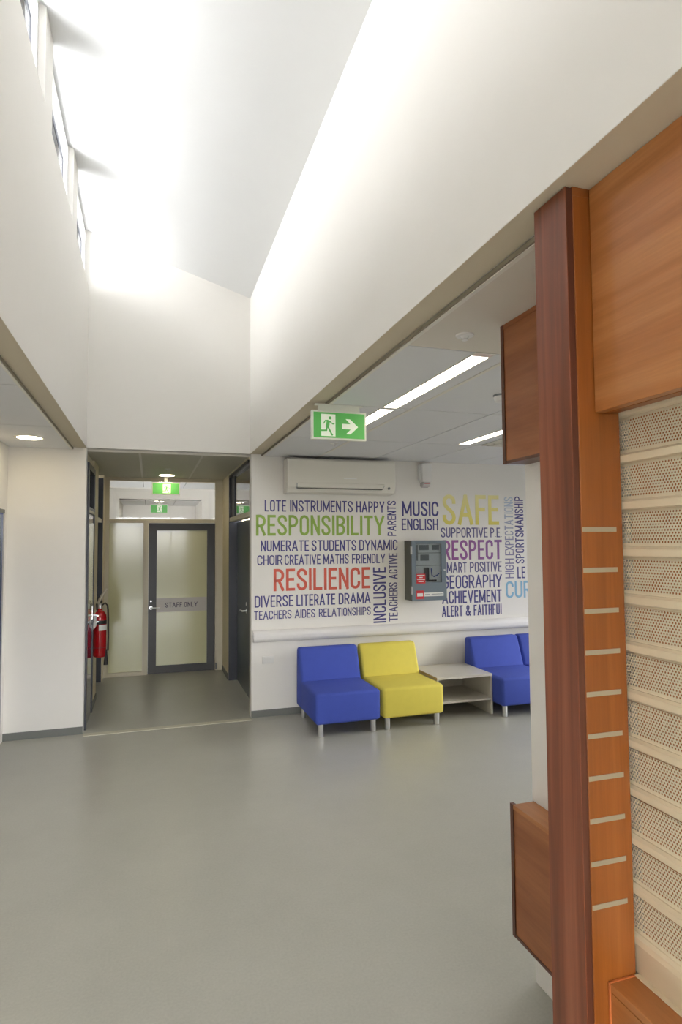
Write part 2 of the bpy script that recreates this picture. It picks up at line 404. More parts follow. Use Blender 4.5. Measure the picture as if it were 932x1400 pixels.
# unseen rear glazed entrance, added to let daylight in from behind the camera
w = thing('window_7', 'unseen glazed entrance screen added behind the camera for light', 'window', (0, -3.2, 0), kind='structure')
f = MB()
for x in (-1.25, -.3, .65, 1.6): f.box(x-.03, x+.03, -.05, .05, 0, 2.685)
f.box(-1.25, 1.6, -.05, .05, 2.62, 2.685)
f.build('window_frame', M['winframe'], w, smooth=False)
MB().box(-1.25, 1.6, -.004, .004, .0, 2.62).build('pane', M['glass'], w, smooth=False)
portal('added_entrance_portal', (.18, -3.22, 1.33), (math.radians(-90), 0, 0), 2.8, 2.6)
wallbox('wall_rear', [(-1.5, 1.7, -3.4, -3.2, 2.685, 5.1)], 'wall above the added entrance behind the camera')
# low ceilings with tile joints
def tiled(name, xs, ys, z, label, grid='tilegap', tile='tile'):
    mb = MB()
    for i in range(len(xs)-1):
        for j in range(len(ys)-1):
            g = .005 if grid == 'tilegap' else .012
            mb.box(xs[i]+g, xs[i+1]-g, ys[j]+g, ys[j+1]-g, z, z+.012)
    o = struct(mb.build(name, M[tile], smooth=False), label, 'ceiling')
    MB().box(xs[0], xs[-1], ys[0], ys[-1], z+(.0005 if grid != 'tilegap' else .010), z+.05).build('ceiling_grid', M[grid], o, smooth=False)
    return o
tiled('ceiling_right', [1.115, 1.69, 2.30, 2.90, 3.51, 4.12, 4.73, 5.34, 5.95, 6.5], [2.50, 3.72, 4.98, YT], ZC, 'low white tiled ceiling over the waiting area')
wallbox('ceiling_right_front', [(1.115, 6.5, -3.2, 2.497, ZC, ZC+.05)], 'low plain white ceiling beside the timber kiosk', 'ceiling', 'plaster')
tiled('ceiling_left', [-1.25, -.715], [-3.2, -1.3, -.05, 1.22, 2.49, 3.757, 5.022, YT], ZC, 'low white tiled ceiling at far left')
tiled('ceiling_niche', [XL-.1, -.105, .508, 1.12], [YT+.10, 8.70], ZC, 'white tiled ceiling of the staff corridor recess', 'trimw', 'nichetile')
# soffit trims along the bulkheads
struct(MB().box(1.092, 1.0995, 1.41, YT, ZB-.02, ZB-.004).build('trim_1', M['slot'], smooth=False), 'dark shadow joint along the right bulkhead soffit', 'trim')
struct(MB().box(1.0995, 1.1165, 1.41, YT, ZC-.004, ZB-.004).build('trim_2', M['trimw'], smooth=False), 'pale ceiling trim beside the right bulkhead', 'trim')
wallbox('ceiling_soffit_right', [(XR+.001, 1.0915, -3.2, YT-.001, ZB-.0015, ZB-.0002)], 'beige painted underside of the right bulkhead', 'ceiling', 'soffit')
wallbox('ceiling_soffit_left', [(-.699, XL-.001, -3.2, YT-.001, ZB-.0015, ZB-.0002)], 'beige painted underside of the left bulkhead', 'ceiling', 'soffit')
struct(MB().box(-.706, -.700, -3.2, YT, ZB-.018, ZB-.002).build('trim_3', M['slot'], smooth=False), 'dark shadow joint along the left bulkhead soffit', 'trim')
struct(MB().box(-.722, -.706, -3.2, YT, ZC-.004, ZB-.002).build('trim_4', M['trimw'], smooth=False), 'pale ceiling trim beside the left bulkhead', 'trim')
for x0, n in ((1.683, 5),):
    struct(MB().box(x0-.012, x0+.012, 2.5, YT, ZC-.003, ZC+.004).build('trim_%d' % n, M['trimw'], smooth=False), 'pale ceiling grid rail beside the long light', 'trim')
# waiting area enclosure
wallbox('wall_right', [(6.5, 6.7, 2.15, 3.0, 0, 2.75), (6.5, 6.7, 5.7, YT, 0, 2.75), (6.5, 6.7, 3.0, 5.7, 0, .5), (6.5, 6.7, 3.0, 5.7, 2.45, 2.75)], 'white wall of the waiting area out of view at right')
w = thing('window_8', 'large unseen window added at right to light the waiting area', 'window', (6.55, 3.0, .5), kind='structure')  # window added out of view so daylight reaches the seating
f = MB()
for y in (0, .9, 1.8, 2.7): f.box(-.03, .03, y-.03, y+.03, 0, 1.95)
f.box(-.03, .03, 0, 2.7, 0, .06).box(-.03, .03, 0, 2.7, 1.89, 1.95)
f.build('window_frame', M['winframe'], w, smooth=False)
MB().box(-.004, .004, 0, 2.7, .06, 1.89).build('pane', M['glass'], w, smooth=False)
portal('added_waiting_window_portal', (6.62, 4.35, 1.475), (0, math.radians(90), 0), 1.9, 2.6)
# skirtings and floor trim
wallbox('baseboard_back', [(XR+.012, 6.5, YT-.008, YT, 0, .068), (-1.25, XL, YT-.008, YT, 0, .068)], 'grey coved skirting along the back wall', 'skirting', 'skirt')
wallbox('trim_6', [(XL+.01, XR, 6.085, 6.165, 0, .004)], 'pale floor strip across the staff corridor recess', 'trim', 'strip')
# navy door in the far left wall
d = thing('door_2', 'navy door at the far left edge', 'door', (-1.25, 4.95, 0), kind='structure')
MB().box(-.12, .012, 0, .05, 0, 2.045).box(-.12, .012, 1.02, 1.07, 0, 2.045).build('door_frame', M['navy'], d, smooth=False)
MB().box(-.12, .014, 0, 1.07, 2.046, 2.078).build('door_head', M['skirt'], d, smooth=False)
MB().box(-.05, -.005, .055, 1.015, .008, 2.03).build('leaf', M['navy'], d, smooth=False)

# ------------------------------------------------------------------ niche
YD = 8.65
wallbox('wall_niche_left', [(-.72, -.578, 6.96, 7.50, 0, ZC), (-.76, -.578, 8.385, YD, 0, ZC), (-.74, -.60, 6.274, 6.96, 2.56, ZC), (-.85, -.70, 7.50, 8.385, 2.62, ZC), (-.72, -.6, 6.274, 6.95, 0, .01)], 'cream left side wall of the staff corridor recess', 'wall', 'cream')
wallbox('wall_niche_right', [(XR, 1.24, 7.945, YD, 0, ZC), (XR, 1.24, 6.274, 7.945, 2.645, ZC), (XR+.012, 1.24, 6.274, 6.30, 0, 2.645)], 'cream right side wall of the staff corridor recess', 'wall', 'cream')
wallbox('baseboard_niche', [(XR-.008, XR, 7.96, YD-.05, 0, .07), (-.578, -.570, 6.97, 7.49, 0, .07)], 'grey skirting in the staff corridor recess', 'skirting', 'skirt')
# left door 1
d = thing('door_3', 'navy door with grey-green upper panel beside the extinguisher', 'door', (-.578, 6.276, 0), kind='structure')
MB().box(-.10, .012, 0, .05, 0, 2.56).box(-.10, .012, .62, .684, 0, 2.56).box(-.10, .012, .05, .62, 2.07, 2.13).box(-.10, .012, .05, .62, 2.50, 2.56).build('door_frame', M['navyframe'], d, smooth=False)
lf = MB().box(-.05, .004, .055, .615, .008, 2.065, .002, 1).build('leaf', M['navy'], d)
MB().box(.0045, .008, .10, .57, 1.0, 1.98).build('vision_panel', M['frost'], lf, smooth=False)
MB().box(.004, .012, .56, .60, .98, 1.12).tube([(.012,.58,1.02),(.06,.58,1.02),(.065,.50,1.02)], .009).build('lever_handle', M['chrome'], lf)
MB().box(-.06, -.055, .05, .62, 2.13, 2.50).build('transom_pane', M['dglass'], d, smooth=False)
MB().box(-.11, -.105, .05, .62, 2.13, 2.50).build('blind', M['navyframe'], d, smooth=False)
MB().box(-.02, .016, .05, .62, 2.075, 2.10).build('transom_bar', M['beige'], d, smooth=False)
# left door 2 (recessed)
d = thing('door_4', 'recessed navy door at the far end of the left side of the recess', 'door', (-.70, 7.50, 0), kind='structure')
MB().box(-.04, .115, .86, .884, 0, 2.62).box(-.04, .115, .001, .03, 0, 2.62).build('door_frame', M['navyframe'], d, smooth=False)
MB().box(-.04, .01, .03, .86, .008, 2.04).build('leaf', M['navy'], d, smooth=False)
MB().box(-.005, .10, .03, .86, 2.04, 2.09).build('transom_bar', M['beige'], d, smooth=False)
MB().box(-.01, -.004, .03, .86, 2.09, 2.62).build('transom_pane', M['dglass'], d, smooth=False)
MB().box(-.06, -.05, .03, .86, 2.09, 2.62).build('blind', M['navyframe'], d, smooth=False)
# right door (recessed) with transom
d = thing('door_5', 'dark blue-grey door on the right side of the recess', 'door', (1.085, 6.30, 0), kind='structure')
MB().box(-.107, .06, 1.62, 1.645, 0, 2.645).box(-.09, .06, .001, .03, 0, 2.645).box(-.107, .06, .03, 1.62, 2.615, 2.645).build('door_frame', M['navyframe'], d, smooth=False)
MB().box(-.075, -.03, 1.36, 1.62, 2.10, 2.615).build('window_stile', M['navyframe'], d, smooth=False)
lf = MB().box(0, .045, .62, 1.618, .008, 2.035).build('leaf', plain('blue_grey_door', (70,82,92), .3, coat=.2), d, smooth=False)
MB().box(0, .045, .03, .615, .008, 2.035).build('side_panel', plain('blue_grey_panel', (66,76,86), .3, coat=.2), d, smooth=False)
MB().lathe([(.028,-.006),(.028,0)], (0, .82, .97), axis='x').tube([(-.006,.82,.97),(-.05,.82,.97),(-.055,.90,.97),(-.055,.96,.968)], .009).build('lever_handle', M['chrome'], lf)
MB().lathe([(.022,-.006),(.022,0)], (0, .83, 1.05), axis='x').build('lock_cylinder', M['chrome'], lf)
MB().box(-.10, -.02, .03, 1.62, 2.045, 2.095).build('transom_bar', M['beige'], d, smooth=False)
MB().box(-.062, -.056, .03, 1.36, 2.10, 2.615).build('transom_pane', M['dglass'], d, smooth=False)
MB().box(-.02, -.01, .03, 1.62, 2.10, 2.615).build('blind', plain('grey_blind', (120,122,112), .5), d, smooth=False)

# end screen: frosted side panel, staff door, transom
d = thing('door_1', 'charcoal framed frosted glass door lettered STAFF ONLY', 'door', (0, YD, 0), kind='structure')
fr = MB()
fr.box(-.578, -.525, -.03, .06, 0, ZC).box(-.09, -.022, -.03, .06, 0, 2.05).box(.874, .978, -.03, .06, 0, ZC)
fr.box(-.525, .874, -.03, .06, 2.05, 2.10).box(-.525, .874, -.03, .06, 2.622, ZC).box(-.525, -.09, -.03, .06, 0, .05)
fr.build('screen_frame', M['beige'], d, smooth=False)
fp = MB().box(-.525, -.09, .005, .017, .05, 2.05).build('side_glass', M['frost'], d, smooth=False)
lf = MB()
lf.box(-.018, .088, -.02, .03, .006, 2.045).box(.763, .870, -.02, .03, .006, 2.045).box(.088, .763, -.02, .03, .006, .11).box(.088, .763, -.02, .03, 1.945, 2.045)
lf = lf.build('door_leaf', M['charcoal'], d, smooth=False)
MB().box(.088, .763, 0, .012, .11, 1.945).build('frosted_glass', M['frost'], lf, smooth=False)
MB().box(.09, .761, -.0012, 0, .83, 1.02).build('film_band', M['lilac_band'], lf, smooth=False)
st = text_mesh('STAFF ONLY', .430, .066, .0085, .001, gap=.16, wide=1.8).build('lettering', M['lettering'], lf, (.205, -.0013, .890), smooth=False)
MB().lathe([(.024, -.026), (.024, -.020)], (.018, 0, .895), 20, 'y').lathe([(.012, -.026), (.012, -.020)], (.018, 0, .985), 16, 'y').tube([(.016,-.02,.895),(.016,-.065,.895),(.03,-.07,.895),(.135,-.07,.895)], .010).build('lever_handle', M['chrome'], lf)
MB().box(.878, .90, -.045, -.03, .02, .10).build('door_stop', M['skirt'], d, smooth=False)
MB().box(-.525, .874, .012, .020, 2.10, 2.622).build('transom_pane', M['glass'], d, smooth=False)

# corridor beyond the transom: two more raised voids
wallbox('wall_corridor_end', [(-2.2, -.604, 12.93, 13.1, 0, 4.6), (1.03, 3.2, 12.93, 13.1, 0, 4.6), (-.604, 1.03, 12.93, 13.1, ZB, 4.6), (-2.2, 3.2, 17.2, 17.3, 0, 4.6)], 'white walls seen through the transom beyond the staff door')
wallbox('wall_corridor_side', [(-.75, -.604, 13.1, 14.85, 0, ZC), (1.03, 1.2, 13.1, 14.85, 0, ZC), (-2.3, -2.2, 8.75, 17.3, 0, 4.6), (3.2, 3.3, 8.75, 17.3, 0, 4.1), (-2.3, -.9, 8.72, 8.75, 0, 2.8), (1.25, 3.3, 8.72, 8.75, 0, 2.8)], 'side walls of the corridor beyond the staff door')
tiled('ceiling_corridor', [-2.2, -1.33, -.72, -.105, .508, 1.12, 1.73, 3.2], [8.72, 10.18], ZC, 'tiled ceiling just beyond the staff door transom')
tiled('ceiling_corridor_far', [-.604, -.105, .508, 1.03], [13.1, 14.85], ZC, 'tiled ceiling far beyond the staff door transom')
wallbox('ceiling_corridor_void', [(-2.2, 3.2, 10.18, 10.3, ZC, 4.6), (-2.2, 3.2, 14.85, 14.95, ZC, 4.6), (-2.2, 3.2, 8.6, 17.3, 4.6, 4.7)], 'raised void beyond the staff door', 'ceiling', 'wall')
portal('far_portal', (3.25, 13.0, 4.35), (0, math.radians(90), 0), .5, 8.5)

# ================================================================== KIOSK
XS = 1.176
wallbox('wall_kiosk', [(1.49, 1.60, 1.41, 2.155, 0, ZC), (1.60, 6.5, 2.05, 2.155, 0, ZC), (1.19, 1.49, 1.41, 1.47, 0, ZC), (1.02, 1.25, -1.3, -1.005, 0, ZC), (3.4, 3.5, -1.2, 2.05, 0, ZC), (1.25, 3.4, -1.3, -1.2, 0, ZC)], 'white end wall behind the dark timber post')
wallbox('wall_kiosk_inside', [(1.32, 1.34, -1.2, 1.40, 0, ZC)], 'brown inside of the kiosk behind the shutter', 'wall', 'inside')
p = thing('timber_post', 'tall dark timber post with orange side carrying ten metal inlay strips', 'post', (1.013, 1.264, 0))
MB().box(0, .003, 0, .133, 0, 2.68, .0008, 1).build('face_board', M['post'], p)
MB().box(.003, .0225, .003, .133, 0, 2.68).build('recess_strip', M['lip'], p, smooth=False)
MB().box(.0225, .149, 0, .133, 0, 2.66, .001, 1).build('side_board', M['jamb'], p)
MB().box(.0225, .077, .001, .133, 2.66, 2.684).build('top_packer', M['jamb'], p, smooth=False)
for k in range(10):
    z = 1.7935-k*.1028
    MB().box(.024, .129, -.0012, .0005, z-.006, z+.006).build('inlay_strip', M['inlay'], p, smooth=False)
fa = thing('timber_fascia', 'orange timber fascia panel above the roller shutter', 'panel', (1.085, -1.0, 2.093))
MB().box(0, .027, 0, 2.262, 0, .588, .001, 1).build('front_panel', M['fascia'], fa)
MB().box(.03, .060, 0, 2.262, 0, .02).build('soffit_panel', M['jamb'], fa, smooth=False)
ct = thing('timber_counter', 'orange timber counter below the roller shutter', 'counter', (1.079, -1.0, 0))
MB().box(0, .025, 0, 2.262, 0, .665, .001, 1).build('front_panel', M['fascia'], ct)
MB().box(0, .215, 0, 2.262, .666, .6862, .0015, 1).build('top_board', M['fascia'], ct)
MB().box(-.0025, .076, 2.2575, 2.2625, .684, .689).box(-.0035, .0005, 2.2575, 2.2625, 0, .689).build('edge_line', M['caulk'], ct, smooth=False)
# roller shutter: perforated slats
sh = thing('roller_shutter', 'cream perforated roller shutter between fascia and counter', 'shutter', (XS, -1.0, .70))
SL, PH = 2.310, .1208
def slat_mesh():
    mb = MB(); bm = mb.bm
    hp, rp, R, nz = .0088, .0073, .0028, 11
    z0 = .008; z1 = z0+nz*rp
    y_end = SL-.004
    # perforated band as square cells with octagonal holes, staggered by half a cell
    for j in range(nz):
        off = hp/2 if j % 2 else 0
        n = int((y_end-off)/hp)
        za, zb = z0+j*rp, z0+(j+1)*rp; zc = (za+zb)/2
        ys = y_end-off-n*hp
        if ys > 1e-5: bm.faces.new([bm.verts.new(p) for p in ((0,0,za),(0,0,zb),(0,ys,zb),(0,ys,za))])
        if off: bm.faces.new([bm.verts.new(p) for p in ((0,y_end-off,za),(0,y_end-off,zb),(0,y_end,zb),(0,y_end,za))])
        for i in range(n):
            ya = ys+i*hp; yb = ya+hp; yc = (ya+yb)/2
            sq = [(yb,zc),(yb,zb),(yc,zb),(ya,zb),(ya,zc),(ya,za),(yc,za),(yb,za)]
            O = [bm.verts.new((0, *q)) for q in sq]
            I = [bm.verts.new((0, yc+R*math.cos(k*PI/4), zc+R*math.sin(k*PI/4))) for k in range(8)]
            D = [bm.verts.new((.0012, yc+R*math.cos(k*PI/4), zc+R*math.sin(k*PI/4))) for k in range(8)]
            for k in range(8):
                l = (k+1) % 8
                bm.faces.new((O[k], O[l], I[l], I[k])); bm.faces.new((I[k], I[l], D[l], D[k]))
    bmesh.ops.remove_doubles(bm, verts=bm.verts[:], dist=1e-6)
    # plain rolled interlock bar between the bands
    for pr in ([(0,-.0265),(-.010,-.0235),(-.012,-.006),(-.004,.000),(0,.001),(0,.008),(.0012,.008),(.0012,-.0265)],):
        t = MB(); t.prism([(q[0], q[1]) for q in pr], 'y', 0, SL-.004)
        t.box(.004, .006, 0, SL-.004, -.0326, -.026)
        me = bpy.data.meshes.new('t'); t.bm.to_mesh(me); t.bm.free(); bm.from_mesh(me); bpy.data.meshes.remove(me)
    return mb
# bar just above the band of the slat below: bottom of bars at z=1.964-k*PH
first = slat_mesh().build('slat', M['shutter'], sh, (0, 0, 0), smooth=False)
zbar0 = 1.964-.70
for k in range(12):
    o = first if k == 0 else first.copy()
    if k: COL.objects.link(o); o.parent = sh
    o.location = (0, 0, zbar0+.0265-(k-1)*PH if k else zbar0+.0265+PH)
b = MB().box(-.010, .006, 0, SL-.004, -.012, .075, .003, 2).box(-.022, .006, 0, SL-.05, -.0125, -.0095)
b.build('bottom_rail', M['shutter'], sh)
# boxes projecting from the white wall end
def wbox(name, label, z0, z1, top_board):
    o = thing(name, label, 'cabinet', (1.395, 1.41, z0)); H_ = z1-z0
    MB().box(0, .094, 0, .735, .012, H_-.018).build('side_panel', M['boxw'], o, smooth=False)
    MB().box(-.004, .012, .735, .755, 0, H_).build('edge_lipping', M['lip'], o, smooth=False)
    MB().box(-.002, .094, 0, .735, 0, .012).build('bottom_board', M['lip'], o, smooth=False)
    MB().box(-.003, .094, 0, .735, H_-.018, H_).build('top_board', M['fascia'] if top_board else M['boxw'], o, smooth=False)
wbox('timber_wall_cabinet', 'brown timber box under the ceiling beside the white wall', 2.083, 2.663, False)
wbox('timber_wall_cabinet', 'brown timber box low on the white wall beside the dark post', .197, .713, True)

# ================================================================== WALL WORDS
words = [
('LOTE', 1.127, 1.353, 2.091, 2.211, 0, 'navy'), ('INSTRUMENTS', 1.395, 2.089, 2.091, 2.211, 0, 'navy'), ('HAPPY', 2.129, 2.459, 2.091, 2.211, 0, 'navy'),
('RESPONSIBILITY', 1.037, 2.454, 1.84, 2.055, 0, 'green'),
('NUMERATE', 1.086, 1.597, 1.676, 1.791, 0, 'navy'), ('STUDENTS', 1.627, 2.126, 1.676, 1.791, 0, 'navy'), ('DYNAMIC', 2.16, 2.607, 1.676, 1.791, 0, 'navy'),
('CHOIR', 1.05, 1.313, 1.536, 1.638, 0, 'navy'), ('CREATIVE', 1.337, 1.724, 1.536, 1.638, 0, 'navy'), ('MATHS', 1.755, 2.038, 1.536, 1.638, 0, 'navy'), ('FRIENDLY', 2.076, 2.459, 1.536, 1.638, 0, 'navy'),
('RESILIENCE', 1.22, 2.282, 1.266, 1.495, 0, 'red'),
('DIVERSE', 1.023, 1.429, 1.105, 1.223, 0, 'navy'), ('LITERATE', 1.461, 1.883, 1.105, 1.223, 0, 'navy'), ('DRAMA', 1.922, 2.283, 1.105, 1.223, 0, 'navy'),
('TEACHERS', 1.017, 1.407, 0.98, 1.068, 0, 'navy'), ('AIDES', 1.442, 1.662, 0.98, 1.068, 0, 'navy'), ('RELATIONSHIPS', 1.703, 2.285, 0.98, 1.068, 0, 'navy'),
('MUSIC', 2.666, 3.114, 2.052, 2.219, 0, 'navy'), ('ENGLISH', 2.662, 3.107, 1.895, 2.025, 0, 'navy'),
('SAFE', 3.168, 3.898, 1.957, 2.303, 0, 'yellow'),
('SUPPORTIVE', 3.141, 3.743, 1.812, 1.925, 0, 'slate'), ('P.E.', 3.779, 3.929, 1.812, 1.925, 0, 'slate'),
('RESPECT', 3.16, 3.928, 1.558, 1.783, 0, 'purple'),
('SMART', 3.149, 3.463, 1.412, 1.53, 0, 'slate'), ('POSITIVE', 3.503, 3.92, 1.412, 1.53, 0, 'slate'),
('GEOGRAPHY', 3.158, 3.92, 1.231, 1.382, 0, 'navy'), ('ACHIEVEMENT', 3.145, 3.912, 1.063, 1.206, 0, 'navy'),
('ALERT', 3.14, 3.402, 0.917, 1.04, 0, 'navy'), ('&', 3.441, 3.504, 0.917, 1.04, 0, 'navy'), ('FAITHFUI', 3.543, 3.908, 0.917, 1.04, 0, 'navy'),
('LE', 4.132, 4.237, 1.327, 1.463, 0, 'navy'), ('CUR', 3.972, 4.317, 1.1, 1.296, 0, 'sky'),
('PARENTS', 2.491, 2.593, 1.833, 2.22, 1, 'navy'), ('INCLUSIVE', 2.317, 2.465, 0.889, 1.492, 1, 'navy'),
('TEACHERS', 2.498, 2.601, 0.897, 1.321, 1, 'slate'), ('ACTIVE', 2.501, 2.604, 1.359, 1.642, 1, 'slate'),
('HIGH', 3.968, 4.086, 1.331, 1.562, 1, 'lilac'), ('EXPECTATIONS', 3.972, 4.088, 1.6, 2.286, 1, 'fade'), ('SPORTSMANSHIP', 4.112, 4.229, 1.502, 2.295, 1, 'navy'),
]
CN = dict(navy='navy', slate='violet-grey', green='large green', red='large red', yellow='large yellow', purple='large purple', sky='large sky-blue', lilac='lilac-grey', fade='fading blue')
for t, x0, x1, z0, z1, vert, c in words:
    hh, ww = (x1-x0, z1-z0) if vert else (z1-z0, x1-x0)
    sk = hh*(.115 if hh < .16 else .125)
    o = text_mesh(t, ww, hh, sk, .0015, vertical=bool(vert), gap=.085).build('wall_lettering', COLR[c], None, (x0, YT-.0002, z0), smooth=False)
    nm = {'&': 'ampersand sign', 'FAITHFUI': 'FAITHFUI', 'LE': 'LE cut off by the white wall end', 'CUR': 'CUR cut off by the white wall end'}.get(t, t)
    lab = '%s wall lettering %s %s' % (CN[c], 'running upward reading' if vert else 'reading', nm)
    tag(o, lab, 'lettering', 'words on the back wall')

# ================================================================== WALL FITTINGS
# padded guard rail along the wall
pts = [(0, 0), (-.020, -.004), (-.048, .006), (-.060, .030), (-.062, .062), (-.052, .092), (-.030, .110), (0, .116)]
tag(MB().prism([(YT-.001+a, .757+b) for a, b in pts], 'x', 1.003, 6.45, .004, 2).build('guard_rail', M['rail']), 'long white rounded guard rail on the wall above the chairs', 'rail')
o = thing('wall_outlet', 'white double power outlet left of the first blue chair', 'outlet', (1.16, YT, .57))
MB().box(-.059, .059, -.012, -.0005, -.037, .037, .003, 2).build('face_plate', M['plastic'], o)
for sx in (-.026, .026):
    MB().box(sx-.009, sx+.009, -.015, -.012, .010, .026, .001, 1).build('switch', M['whitelabel'], o)
# air conditioner
o = thing('air_conditioner', 'white split air conditioner high on the back wall', 'air conditioner', (1.325, YT, 2.275))
pr = [(-.001, .0), (-.125, .0), (-.175, .012), (-.205, .06), (-.212, .12), (-.206, .335), (-.190, .355), (-.001, .355)]
MB().prism(pr, 'x', 0, 1.18, .006, 3).build('casing', M['acwhite'], o)
MB().box(.10, 1.02, -.216, -.19, .043, .047).build('louvre_gap', M['dark'], o, smooth=False)
MB().prism([(-.19, .050), (-.214, .056), (-.2175, .10), (-.2125, .103)], 'x', .095, 1.05).build('louvre_flap', M['acwhite'], o)
MB().box(.094, .099, -.217, -.19, .043, .10).build('flap_edge', M['grey'], o, smooth=False)
MB().prism([(1.02,.043),(1.05,.088),(1.054,.088),(1.024,.043)], 'y', -.2165, -.19).build('flap_edge', M['grey'], o, smooth=False)
MB().box(.60, .74, -.2125, -.209, .152, .158).build('badge', M['pale'], o, smooth=False)
MB().lathe([(.014, -.212), (.014, -.200)], (1.105, 0, .062), 16, 'y').build('status_light', M['grey'], o)
# wall alarm / motion sensor
o = thing('motion_detector', 'white motion detector high on the wall right of the air conditioner', 'detector', (2.93, YT, 2.40))
MB().box(-.055, .06, -.10, -.001, .03, .24, .012, 3).build('casing', M['plastic'], o)
MB().prism([(-.10, .03), (-.098, .005), (-.07, -.022), (-.02, -.028), (-.001, -.01), (-.001, .03)], 'x', -.04, .045, .006, 2).build('lens', plain('sensor_lens', (214,208,206), .2), o)
MB().box(-.03, .035, -.103, -.095, .008, .012).build('lens_ridge', M['redlabel'], o, smooth=False)
MB().box(-.07, -.056, -.05, -.001, .06, .225, .002, 1).build('bracket', M['plastic'], o)
# alarm cabinet
o = thing('alarm_cabinet', 'grey wall cabinet with glazed door and red labels', 'cabinet', (2.69, YT, 1.13))
c = MB(); Wd, Dp, Hh = .41, .20, .65
c.box(0, .012, -Dp+.02, -.001, 0, Hh).box(Wd-.012, Wd, -Dp+.02, -.001, 0, Hh).box(.012, Wd-.012, -Dp+.02, -.001, 0, .012).box(.012, Wd-.012, -Dp+.02, -.001, Hh-.012, Hh).box(.012, Wd-.012, -.014, -.001, .012, Hh-.012)
c.build('body', M['cabside'], o, smooth=False)
d = MB(); wx0, wx1, wz0, wz1 = .045, .352, .195, .613
d.box(0, wx0, -Dp, -Dp+.02, 0, Hh).box(wx1, Wd, -Dp, -Dp+.02, 0, Hh).box(wx0, wx1, -Dp, -Dp+.02, 0, wz0).box(wx0, wx1, -Dp, -Dp+.02, wz1, Hh)
dr = d.build('door', M['cabfront'], o, smooth=False)
MB().box(wx0, wx1, -Dp+.006, -Dp+.010, wz0, wz1).build('window_pane', M['cabglass'], dr, smooth=False)
MB().box(.012, Wd-.012, -.165, -.014, .17, Hh-.012).build('inner_panel', M['pale'], o, smooth=False)
for x0, x1, z0, z1 in ((.10, .215, .545, .60), (.255, .34, .545, .60), (.115, .215, .43, .495), (.05, .085, .43, .60)):
    MB().box(x0, x1, -.170, -.1655, z0, z1).build('display', M['grey'], o, smooth=False)
for z in (.375, .51): MB().box(.05, .36, -.172, -.1655, z, z+.006).build('shelf_line', M['grey'], o, smooth=False)
MB().box(.15, .21, -.188, -.1655, .21, .355, .008, 2).build('handset', M['black'], o)
MB().tube([(.24,-.172,.345),(.245,-.178,.27),(.27,-.18,.255),(.31,-.178,.27),(.335,-.172,.29)], .006, 8).build('cable', M['bluecable'], o)
MB().box(.18, .30, -.18, -.1655, .20, .222).build('terminal_block', M['black'], o, smooth=False)
def label_bars(parent, x0, x1, z0, z1, y, mat, bars, bmat):
    l = MB().box(x0, x1, y-.001, y, z0, z1).build('label', M[mat], parent, smooth=False); l['label'] = mat.replace('label', ' label')
    mb = MB()
    for a, b_, zz, t in bars: mb.box(x0+a*(x1-x0), x0+b_*(x1-x0), y-.0016, y-.001, z0+zz*(z1-z0), z0+(zz+t)*(z1-z0))
    mb.build('print', M[bmat], l, smooth=False)
label_bars(dr, .05, .155, .185, .29, -Dp, 'redlabel', [(.08,.92,.78,.10),(.3,.7,.58,.09),(.06,.94,.38,.09),(.2,.8,.16,.10)], 'whitelabel')
label_bars(dr, .045, .135, .02, .11, -Dp, 'redlabel', [(.12,.88,.30,.38)], 'whitelabel')
label_bars(dr, .138, .37, .045, .085, -Dp, 'whitelabel', [(.05,.3,.45,.14),(.38,.95,.45,.18)], 'grey')
for z in (.50, .07): MB().box(-.006, .004, -Dp-.002, -Dp+.03, z, z+.085, .001, 1).build('hinge', M['chrome'], dr)
MB().lathe([(.010, -.008), (.010, 0)], (.385, -Dp, .325), 16, 'y').build('latch', M['chrome'], dr)

# ================================================================== SEATING
def chair(name, label, mat, x, group):
    o = thing(name, label, 'chair', (x, 5.33, 0), group)
    hw = .3125
    MB().box(-hw, hw, 0, .585, .112, .392, .03, 4).build('seat', mat, o)
    MB().prism([(.520, .112), (.520, .34), (.655, .70), (.760, .70), (.775, .112)], 'x', -hw, hw, .028, 4).build('backrest', mat, o)
    for sx in (-1, 1):
        for y in (.06, .69):
            MB().lathe([(.025, 0), (.026, .004), (.026, .1125)], (sx*.255, y, 0), 20).build('leg', M['chrome'], o)
    return o
chair('lounge_chair', 'blue armless lounge chair at the left end of the row', M['blue'], 1.752, 'lounge chairs along the wall')
chair('lounge_chair', 'yellow armless lounge chair beside the low table', M['yellow'], 2.407, 'lounge chairs along the wall')
chair('lounge_chair', 'blue armless lounge chair right of the low table', M['blue'], 3.680, 'lounge chairs along the wall')
chair('lounge_chair', 'blue armless lounge chair mostly hidden behind the white wall end', M['blue'], 4.312, 'lounge chairs along the wall')
o = thing('side_table', 'low pale laminate side table with a shelf between chairs', 'table', (2.735, 5.505, 0))
Wt, Dt = .625, .60
MB().box(0, Wt, 0, Dt, .385, .410, .001, 1).build('tabletop', M['laminate'], o)
MB().box(-.002, 0, 0, Dt, .385, .410).build('shaded_edge_band', M['lamedge'], o, smooth=False)  # light-wood left edge, its shade put into the browner colour
MB().box(0, .02, .002, Dt-.002, 0, .385).build('side_panel', M['laminate'], o, smooth=False)
MB().box(Wt-.02, Wt, .002, Dt-.002, 0, .385).build('side_panel', M['laminate'], o, smooth=False)
MB().box(.02, Wt-.02, .004, Dt-.01, .146, .166).build('shelf', M['laminate'], o, smooth=False)
MB().box(.02, Wt-.02, Dt-.02, Dt-.004, .166, .385).build('back_panel', M['laminate'], o, smooth=False)

